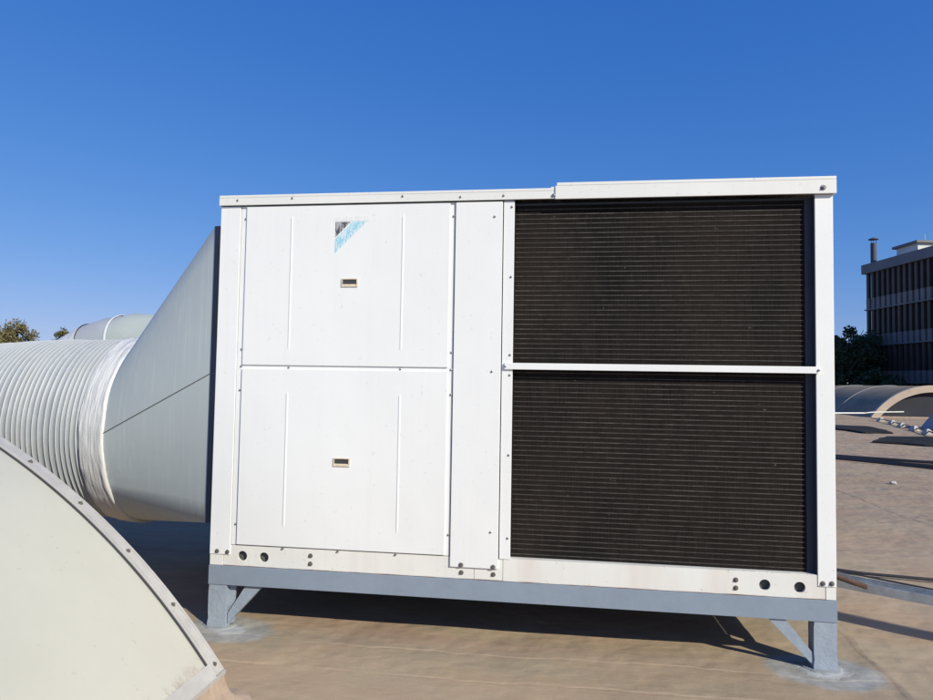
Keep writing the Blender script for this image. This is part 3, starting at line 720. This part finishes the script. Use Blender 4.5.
def far_vault(label, x0, y0, y1, sheet, rim=True, endm='farglass', Rr=3.6345, half=2.9, apex=1.62, curb=.05, thick=.30, rot=0):
    cx = x0+half; Rr = (half**2+(apex-curb)**2)/(2*(apex-curb)); cz = apex-Rr
    t = thing('barrel_skylight', label, 'skylight', (cx, y0, 0)); a0 = math.asin((curb-cz)/Rr)
    bm = bmesh.new(); shell(bm, cx, cz, Rr-.05, Rr, a0, math.pi-a0, 48, y0+.62, y1, 6); mk('vault_sheet', bm, sheet, t, True, auto=40)
    if rim:
        bm = bmesh.new(); shell(bm, cx, cz, Rr-thick, Rr+.04, a0-.02, math.pi-a0+.02, 48, y0+.38, y0+.615); mk('front_rim', bm, 'sandrim', t, True, auto=40)
    bm = bmesh.new(); prism(bm, arc(cx, cz, Rr-.06, a0, math.pi-a0, 40), 'y', y0+.64, y0+.70); mk('end_wall', bm, endm, t)
    bm = bmesh.new(); prism(bm, arc(cx, cz, Rr-.06, a0, math.pi-a0, 40), 'y', y1-.06, y1-.02); mk('end_wall', bm, endm, t)
    for k in range(1, int((y1-y0)/4.5)+1):
        y = y0+.62+k*4.2
        bm = bmesh.new(); shell(bm, cx, cz, Rr+.001, Rr+.03, a0, math.pi-a0, 48, y, y+.06); mk('glazing_bar', bm, 'fardome', t, True, auto=40)
    box_bm = bmesh.new(); box(box_bm, cx-half-.10, cx+half+.10, y0+.62, y1+.05, -.05, curb+.02); mk('kerb', box_bm, 'kerbskin', t)
    return t
far_vault('grey barrel skylight with a broad sandy arched rim, below the dark louvred building', 15.75, 35.4, 46.5, 'farsheet')
far_vault('pale blue-grey rimless barrel skylight at the right edge, before the sandy-rimmed one', 13.35, 16.5, 26.6, 'fardome', rim=False, apex=1.60)
far_vault('olive grey barrel skylight farthest back, beyond the sandy-rimmed one beside the dark trees', 14.6, 49.0, 58.0, 'farsheet', rim=False, apex=1.40)

# ------------------------------------------------------------------ cable tray, pipes, small things on the roof at the right
trayt = thing('cable_tray', 'perforated galvanised cable tray running low over the roof at the right of the unit', 'cable tray', (2.4, 4.45, 0))
TD = Vector((.831, -.557, 0)); TN = Vector((.557, .831, 0)); A0 = Vector((1.908, 4.861, .215))-TD*.30-TN*.28; B0 = A0+TD*3.2
dr = (B0-A0).normalized(); sd_ = Vector((0, 0, 1)).cross(dr).normalized()    # points back-right
if sd_.y < 0: sd_ = -sd_
L = (B0-A0).length; TW = .15
def P3(s, w, z): return A0+dr*s+sd_*w+Vector((0, 0, z))
def slab(bm, s0, s1, w0, w1, z0, z1):
    vs = [bm.verts.new(P3(s, w, z)) for z in (z0, z1) for s, w in ((s0, w0), (s1, w0), (s1, w1), (s0, w1))]
    for f in ((0, 1, 2, 3), (4, 5, 6, 7), (0, 1, 5, 4), (1, 2, 6, 5), (2, 3, 7, 6), (3, 0, 4, 7)): bm.faces.new([vs[i] for i in f])
bm = bmesh.new(); slab(bm, 0, L, 0, .0015, 0, .055); slab(bm, 0, L, TW, TW+.0015, 0, .055)
slab(bm, 0, L, .0018, .008, .0535, .055); slab(bm, 0, L, TW-.008, TW-.0003, .0535, .055)
s = 0.0
slab(bm, 0, L, .0018, .022, 0, .0015); slab(bm, 0, L, .056, .078, 0, .0015); slab(bm, 0, L, .108, TW-.0003, 0, .0015)
while s < L:                                   # bridges between the slots
    slab(bm, s, s+.0851, .0221, .0559, 0, .0015); slab(bm, s, s+.0851, .0781, .1079, 0, .0015); s += .085
mk('tray', bm, 'galv', trayt)
for s in (2.3,):
    bm = bmesh.new(); slab(bm, s, s+.035, -.06, TW+.05, -.030, -.002); slab(bm, s, s+.035, -.06, -.03, -.215, -.0301); slab(bm, s, s+.035, TW+.02, TW+.05, -.215, -.0301)
    mk('tray_bracket', bm, 'galv', trayt)
bm = bmesh.new(); tube(bm, [P3(s_, TW+.012, .060+.004*math.sin(s_*5)) for s_ in np.linspace(0, L, 30)], .006, 8)
tag(mk('cable', bm, 'cable', None, True), 'thin black cable lying along the far rim of the galvanised cable tray', 'cable')
bm = bmesh.new(); q = [P3(.55+k*.12, .075+.01*k, .028) for k in range(2)]
pa, pb = Vector((1.49, 4.69, .360)), Vector((1.892, 4.40, .281))
rings = []
tube(bm, [pa, pa.lerp(pb, .5), pb], .0165, 12)
tag(mk('rusty_pipe', bm, 'rust', None, True), 'short rusty brown pipe end poking out beside the galvanised cable tray', 'pipe')
bm = bmesh.new(); tube(bm, [(1.9, 5.95, .02), (2.45, 5.72, .02), (2.83, 5.66, .02), (4.6, 5.3, .02)], .012, 8)
tag(mk('cable', bm, 'cable', None, True), 'black cable lying on the roof just behind the cable tray', 'cable')
# three dark tubes standing in for shadow lines across the roof
def shadow_line(pts, r, label, z=.03):
    bm = bmesh.new(); P = []
    for i in range(len(pts)-1):
        for k in range(8):
            f = k/8; a, b = pts[i], pts[i+1]; P.append((a[0]+(b[0]-a[0])*f+.04*mnoise.noise(Vector((i+f, r*90, 0))), a[1]+(b[1]-a[1])*f, z))
    P.append((pts[-1][0], pts[-1][1], z)); tube(bm, P, r, 8)
    tag(mk('cable', bm, 'cable', None, True), label, 'cable', 'long painted shadow lines across the far roof')  # no real cable: the dark tube stands in for a shadow line
shadow_line([(4.2, 16.1), (5.93, 15.2), (7.44, 14.39), (9.5, 13.3)], .030, 'farthest of the black strips drawn as shadow lines across the tan roof')
shadow_line([(4.4, 15.7), (5.97, 14.66), (6.6, 14.1), (7.1, 13.75), (9.3, 12.5)], .030, 'middle one of the black strips drawn as shadow lines across the tan roof')
shadow_line([(5.6, 14.75), (6.36, 13.95), (6.89, 13.33), (9.0, 12.1)], .022, 'nearest of the black strips drawn as shadow lines across the tan roof')

def patch(pts, label, z=.006):  # thin dark mesh standing in for a cast shadow on the roof
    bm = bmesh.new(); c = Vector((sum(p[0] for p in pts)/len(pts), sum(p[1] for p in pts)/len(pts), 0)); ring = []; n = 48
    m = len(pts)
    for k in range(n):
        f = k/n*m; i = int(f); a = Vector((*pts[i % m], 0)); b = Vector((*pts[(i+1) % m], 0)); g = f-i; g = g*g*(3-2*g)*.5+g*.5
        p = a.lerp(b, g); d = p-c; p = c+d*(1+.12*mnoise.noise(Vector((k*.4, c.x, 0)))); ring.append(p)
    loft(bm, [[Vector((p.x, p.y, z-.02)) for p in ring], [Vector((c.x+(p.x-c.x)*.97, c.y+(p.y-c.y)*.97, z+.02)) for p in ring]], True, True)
    tag(mk('shadow_patch', bm, 'shadowdark', None), label, 'painted shadow')
patch([(9.7, 25.3), (10.6, 27.2), (11.7, 27.0), (11.3, 24.6), (10.9, 23.4), (10.0, 23.2)], 'dark oval painted shadow on the roof, farther one beside the white blocks', .03)
patch([(8.6, 19.6), (9.7, 21.4), (11.2, 22.0), (12.6, 20.6), (11.4, 18.2), (9.5, 18.5)], 'dark oval painted shadow on the roof, nearer one by the right edge', .03)
# lightning conductor blocks
blk = None
ex = ['farthest', 'second farthest', 'middle', 'second nearest', 'nearest']
bm = bmesh.new(); lp_ = [(14.3, 32.6, .10), (14.1, 30.9, .12), (13.6, 29.0, .10), (13.05, 27.1, .12), (12.55, 25.2, .10), (11.95, 23.3, .12), (11.2, 21.2, .10)]
tube(bm, lp_, .022, 6); tag(mk('conductor_cable', bm, 'cable', None, True), 'dark conductor cable strung between the small pale blocks by the far skylights', 'cable')
for i, (x, y) in enumerate(((14.25, 31.6), (13.65, 29.3), (13.05, 27.3), (12.5, 25.3), (11.95, 23.4))):
    if blk is None:
        bm = bmesh.new(); loft(bm, [[Vector((x+sx_*.12, y+sy_*.12, 0)) for sx_, sy_ in ((-1, -1), (1, -1), (1, 1), (-1, 1))], [Vector((x+sx_*.13, y+sy_*.13, .06)) for sx_, sy_ in ((-1, -1), (1, -1), (1, 1), (-1, 1))], [Vector((x+sx_*.04, y+sy_*.04, .19)) for sx_, sy_ in ((-1, -1), (1, -1), (1, 1), (-1, 1))]], True, True)
        blk = mk('conductor_block', bm, 'concrete', None, loc=(x, y, 0)); o = blk
    else:
        o = blk.copy(); C.objects.link(o); o.location = (x, y, 0); o.rotation_euler.z = random.uniform(-.4, .4)
    tag(o, ex[i]+' of the small pale pyramid blocks in the row before the far skylights', 'block', 'pale conductor blocks on the roof')
bm = bmesh.new(); tube(bm, [(10.0, 31.25, .30), (12.75, 32.6, .30), (14.35, 33.4, .30)], .034, 8); tube(bm, [(14.351, 33.401, .30), (14.9, 33.9, .33), (16.6, 34.55, .36)], .026, 8)
gp = tag(mk('gutter_pipe', bm, 'pipewhite', None, True), 'thin white pipe running level in front of the sandy-rimmed skylight', 'pipe')
bm = bmesh.new(); bmesh.ops.create_icosphere(bm, subdivisions=2, radius=.045)
for v in bm.verts: v.co = Vector((v.co.x*1.2, v.co.y, v.co.z*.7))*(1+.3*mnoise.noise(v.co*30))+Vector((5.22, 11.2, .02))
tag(mk('stone', bm, 'concrete', None), 'small pale stone lying alone on the tan roof right of the unit', 'stone')
bm = bmesh.new(); box(bm, 7.86, 8.35, 14.4, 14.9, 0.02, .26, .02); box(bm, 7.90, 8.31, 14.44, 14.86, .262, .30, .01)
tag(mk('metal_box', bm, 'redmetal', None), 'small dark red metal box on the roof at the right edge', 'box')

# ------------------------------------------------------------------ far building with louvred facade
def building():
    P1 = Vector((27.2, 63.0, 0)); P2 = Vector((28.5, 54.9, 0)); d = (P2-P1).normalized(); nrm = Vector((-d.y, d.x, 0))  # into the block
    if nrm.x < 0: nrm = -nrm
    b = thing('office_building', 'dark louvred office block with grey parapet and pleated bands, behind the roof at the right', 'building', (P1.x, P1.y, -9))
    Lb = 26.0
    def pt(s, w, z): v = P1+d*s+nrm*w; return Vector((v.x, v.y, z))
    def sl(bm, s0, s1, w0, w1, z0, z1):
        vs = [bm.verts.new(pt(s, w, z)) for z in (z0, z1) for s, w in ((s0, w0), (s1, w0), (s1, w1), (s0, w1))]
        for f in ((0, 1, 2, 3), (4, 5, 6, 7), (0, 1, 5, 4), (1, 2, 6, 5), (2, 3, 7, 6), (3, 0, 4, 7)): bm.faces.new([vs[i] for i in f])
    bm = bmesh.new(); sl(bm, .2, Lb-.2, .65, 16, -9, 11.9); mk('wall', bm, 'glassdark', b)
    bm = bmesh.new(); sl(bm, -.25, Lb, -.15, .6, 11.62, 12.45); sl(bm, -.25, .3, .61, 16, 11.62, 12.45); mk('parapet', bm, 'facade', b)
    floors = [(8.43, 9.39), (5.22, 6.14), (2.0, 2.92), (-1.2, -.3), (-4.4, -3.5), (-9, -6.7)]
    for z0, z1 in floors:
        bm = bmesh.new(); sl(bm, 0, Lb-.1, .30, .60, z0, z1-.12); sl(bm, -.05, Lb-.05, -.05, .6, z0-.10, z0-.001)
        s = .1
        while s < Lb-.5: sl(bm, s, s+.42, .06, .299, z0, z1); s += .68
        mk('spandrel_band', bm, 'pleat', b)
    tops = [11.62, 8.33, 5.12, 1.9, -1.3, -4.5]
    for (z0, z1), tp in zip(floors[:5], tops):
        bm = bmesh.new(); s = .15
        while s < Lb-.4: sl(bm, s, s+.30, .05, .28, z1+.004, tp-.004); s += .68
        mk('louvres', bm, 'louvre', b)
    bm = bmesh.new(); sl(bm, 2.1, 4.7, 1.5, 7.0, 11.9, 13.5); mk('plant_room', bm, 'penthouse', b)
    bm = bmesh.new(); sl(bm, 1.85, 4.95, 1.25, 7.3, 13.501, 13.70); mk('plant_room_roof', bm, 'facade', b)
    bm = bmesh.new(); tube(bm, [pt(4.0, 2.6, 13.7), pt(4.0, 2.6, 14.4)], .03, 6); mk('antenna', bm, 'galv', b)
    bm = bmesh.new(); c = pt(.45, .55, 0); tube(bm, [(c.x, c.y, 11.8), (c.x, c.y, 14.35)], .24, 16)
    ch = mk('chimney_pipe', bm, 'darkpipe', b, True, auto=40)
    bm = bmesh.new(); loft(bm, [[Vector((c.x+r_*math.cos(a), c.y+r_*math.sin(a), z)) for a in [2*math.pi*i/16 for i in range(16)]] for r_, z in ((.42, 14.66), (.40, 14.72), (.12, 14.84))], True, True)
    for k in range(3): tube(bm, [(c.x+.2*math.cos(k*2.1), c.y+.2*math.sin(k*2.1), 14.3), (c.x+.2*math.cos(k*2.1), c.y+.2*math.sin(k*2.1), 14.7)], .02, 4)
    mk('rain_cap', bm, 'darkpipe', ch)
building()

# ------------------------------------------------------------------ trees
def tree(x, y, top, w, hcrown, mat, label, cat='tree', group=None, nleaf=5200, leaf=.20, seed=1, base=-9):
    rnd = random.Random(seed)
    t = thing('broadleaf_tree', label, cat, (x, y, base), group)
    bm = bmesh.new(); cz = top-hcrown*.5
    tube(bm, [(x, y, base-.2), (x+.1, y, base+(cz-base)*.5), (x, y, cz)], [.32, .24, .12], 10)
    limbs = []
    for k in range(11):
        a = rnd.uniform(0, 6.28); z0 = cz-hcrown*.35+rnd.random()*hcrown*.35
        e = Vector((x+math.cos(a)*w*rnd.uniform(.35, .8), y+math.sin(a)*w*rnd.uniform(.35, .8), z0+rnd.uniform(.15, .5)*hcrown)); limbs.append(e)
        tube(bm, [(x, y, z0), tuple(Vector((x, y, z0)).lerp(e, .5)+Vector((0, 0, .2))), tuple(e)], [.09, .05, .02], 6)
    mk('trunk', bm, 'bark', t, True)
    clumps = []
    for k in range(34):
        while True:
            v = Vector((rnd.uniform(-1, 1), rnd.uniform(-1, 1), rnd.uniform(-1, 1)))
            if .25 < v.length < 1: break
        clumps.append((Vector((x+v.x*w*.85, y+v.y*w*.85, cz+v.z*hcrown*.43)), rnd.uniform(.16, .36)*w))
    bm = bmesh.new()
    for k in range(nleaf):
        c, r_ = clumps[rnd.randrange(len(clumps))]
        v = Vector((rnd.gauss(0, 1), rnd.gauss(0, 1), rnd.gauss(0, 1))).normalized()*r_*(rnd.random()**.45)
        p = c+v; 
        if p.z > top: continue
        a = Vector((rnd.gauss(0, 1), rnd.gauss(0, 1), rnd.gauss(0, 1))).normalized(); b = a.cross(Vector((rnd.gauss(0, 1), rnd.gauss(0, 1), rnd.gauss(0, 1)))).normalized()
        s = leaf*rnd.uniform(.5, 1.1)
        bm.faces.new([bm.verts.new(q) for q in (p-a*s, p-b*s*.5, p+a*s, p+b*s*.5)])
    me = bpy.data.meshes.new('crown')
    bmesh.ops.translate(bm, verts=bm.verts, vec=-Vector((x, y, base))); bm.to_mesh(me); bm.free(); me.materials.append(M[mat])
    o = bpy.data.objects.new('crown', me); C.objects.link(o); o.parent = t
G = 'dark trees beside the louvred building'
tree(24.4, 59.5, 6.9, 2.3, 6.2, 'leafdark', 'tallest of the dark trees, directly right of the white unit', group=G, seed=3)
tree(26.6, 62.0, 6.9, 2.3, 5.6, 'leafdark', 'dark tree against the left end of the louvred building', group=G, seed=5)
tree(22.6, 56.5, 6.3, 2.0, 6.0, 'leafdark', 'dark tree mostly hidden behind the edge of the white unit', group=G, seed=8)
tree(24.6, 54.4, 3.0, 2.0, 4.4, 'leafdark', 'low dark tree in front of the foot of the louvred building', group=G, seed=11)
tree(-55.2, 60.0, 7.4, 3.1, 6.5, 'leafolive', 'olive brown tree at the far left edge above the silver duct', seed=21, nleaf=7000, leaf=.17)
tree(-59.0, 62.0, 6.6, 3.0, 6.5, 'leafolive', 'olive tree cut off by the left edge of the photo', seed=25, nleaf=6000, leaf=.17)
tree(-48.9, 60.0, 6.3, 1.5, 3.5, 'leafolive', 'small olive treetop just left of the duct elbow', seed=31, nleaf=2600, leaf=.15)
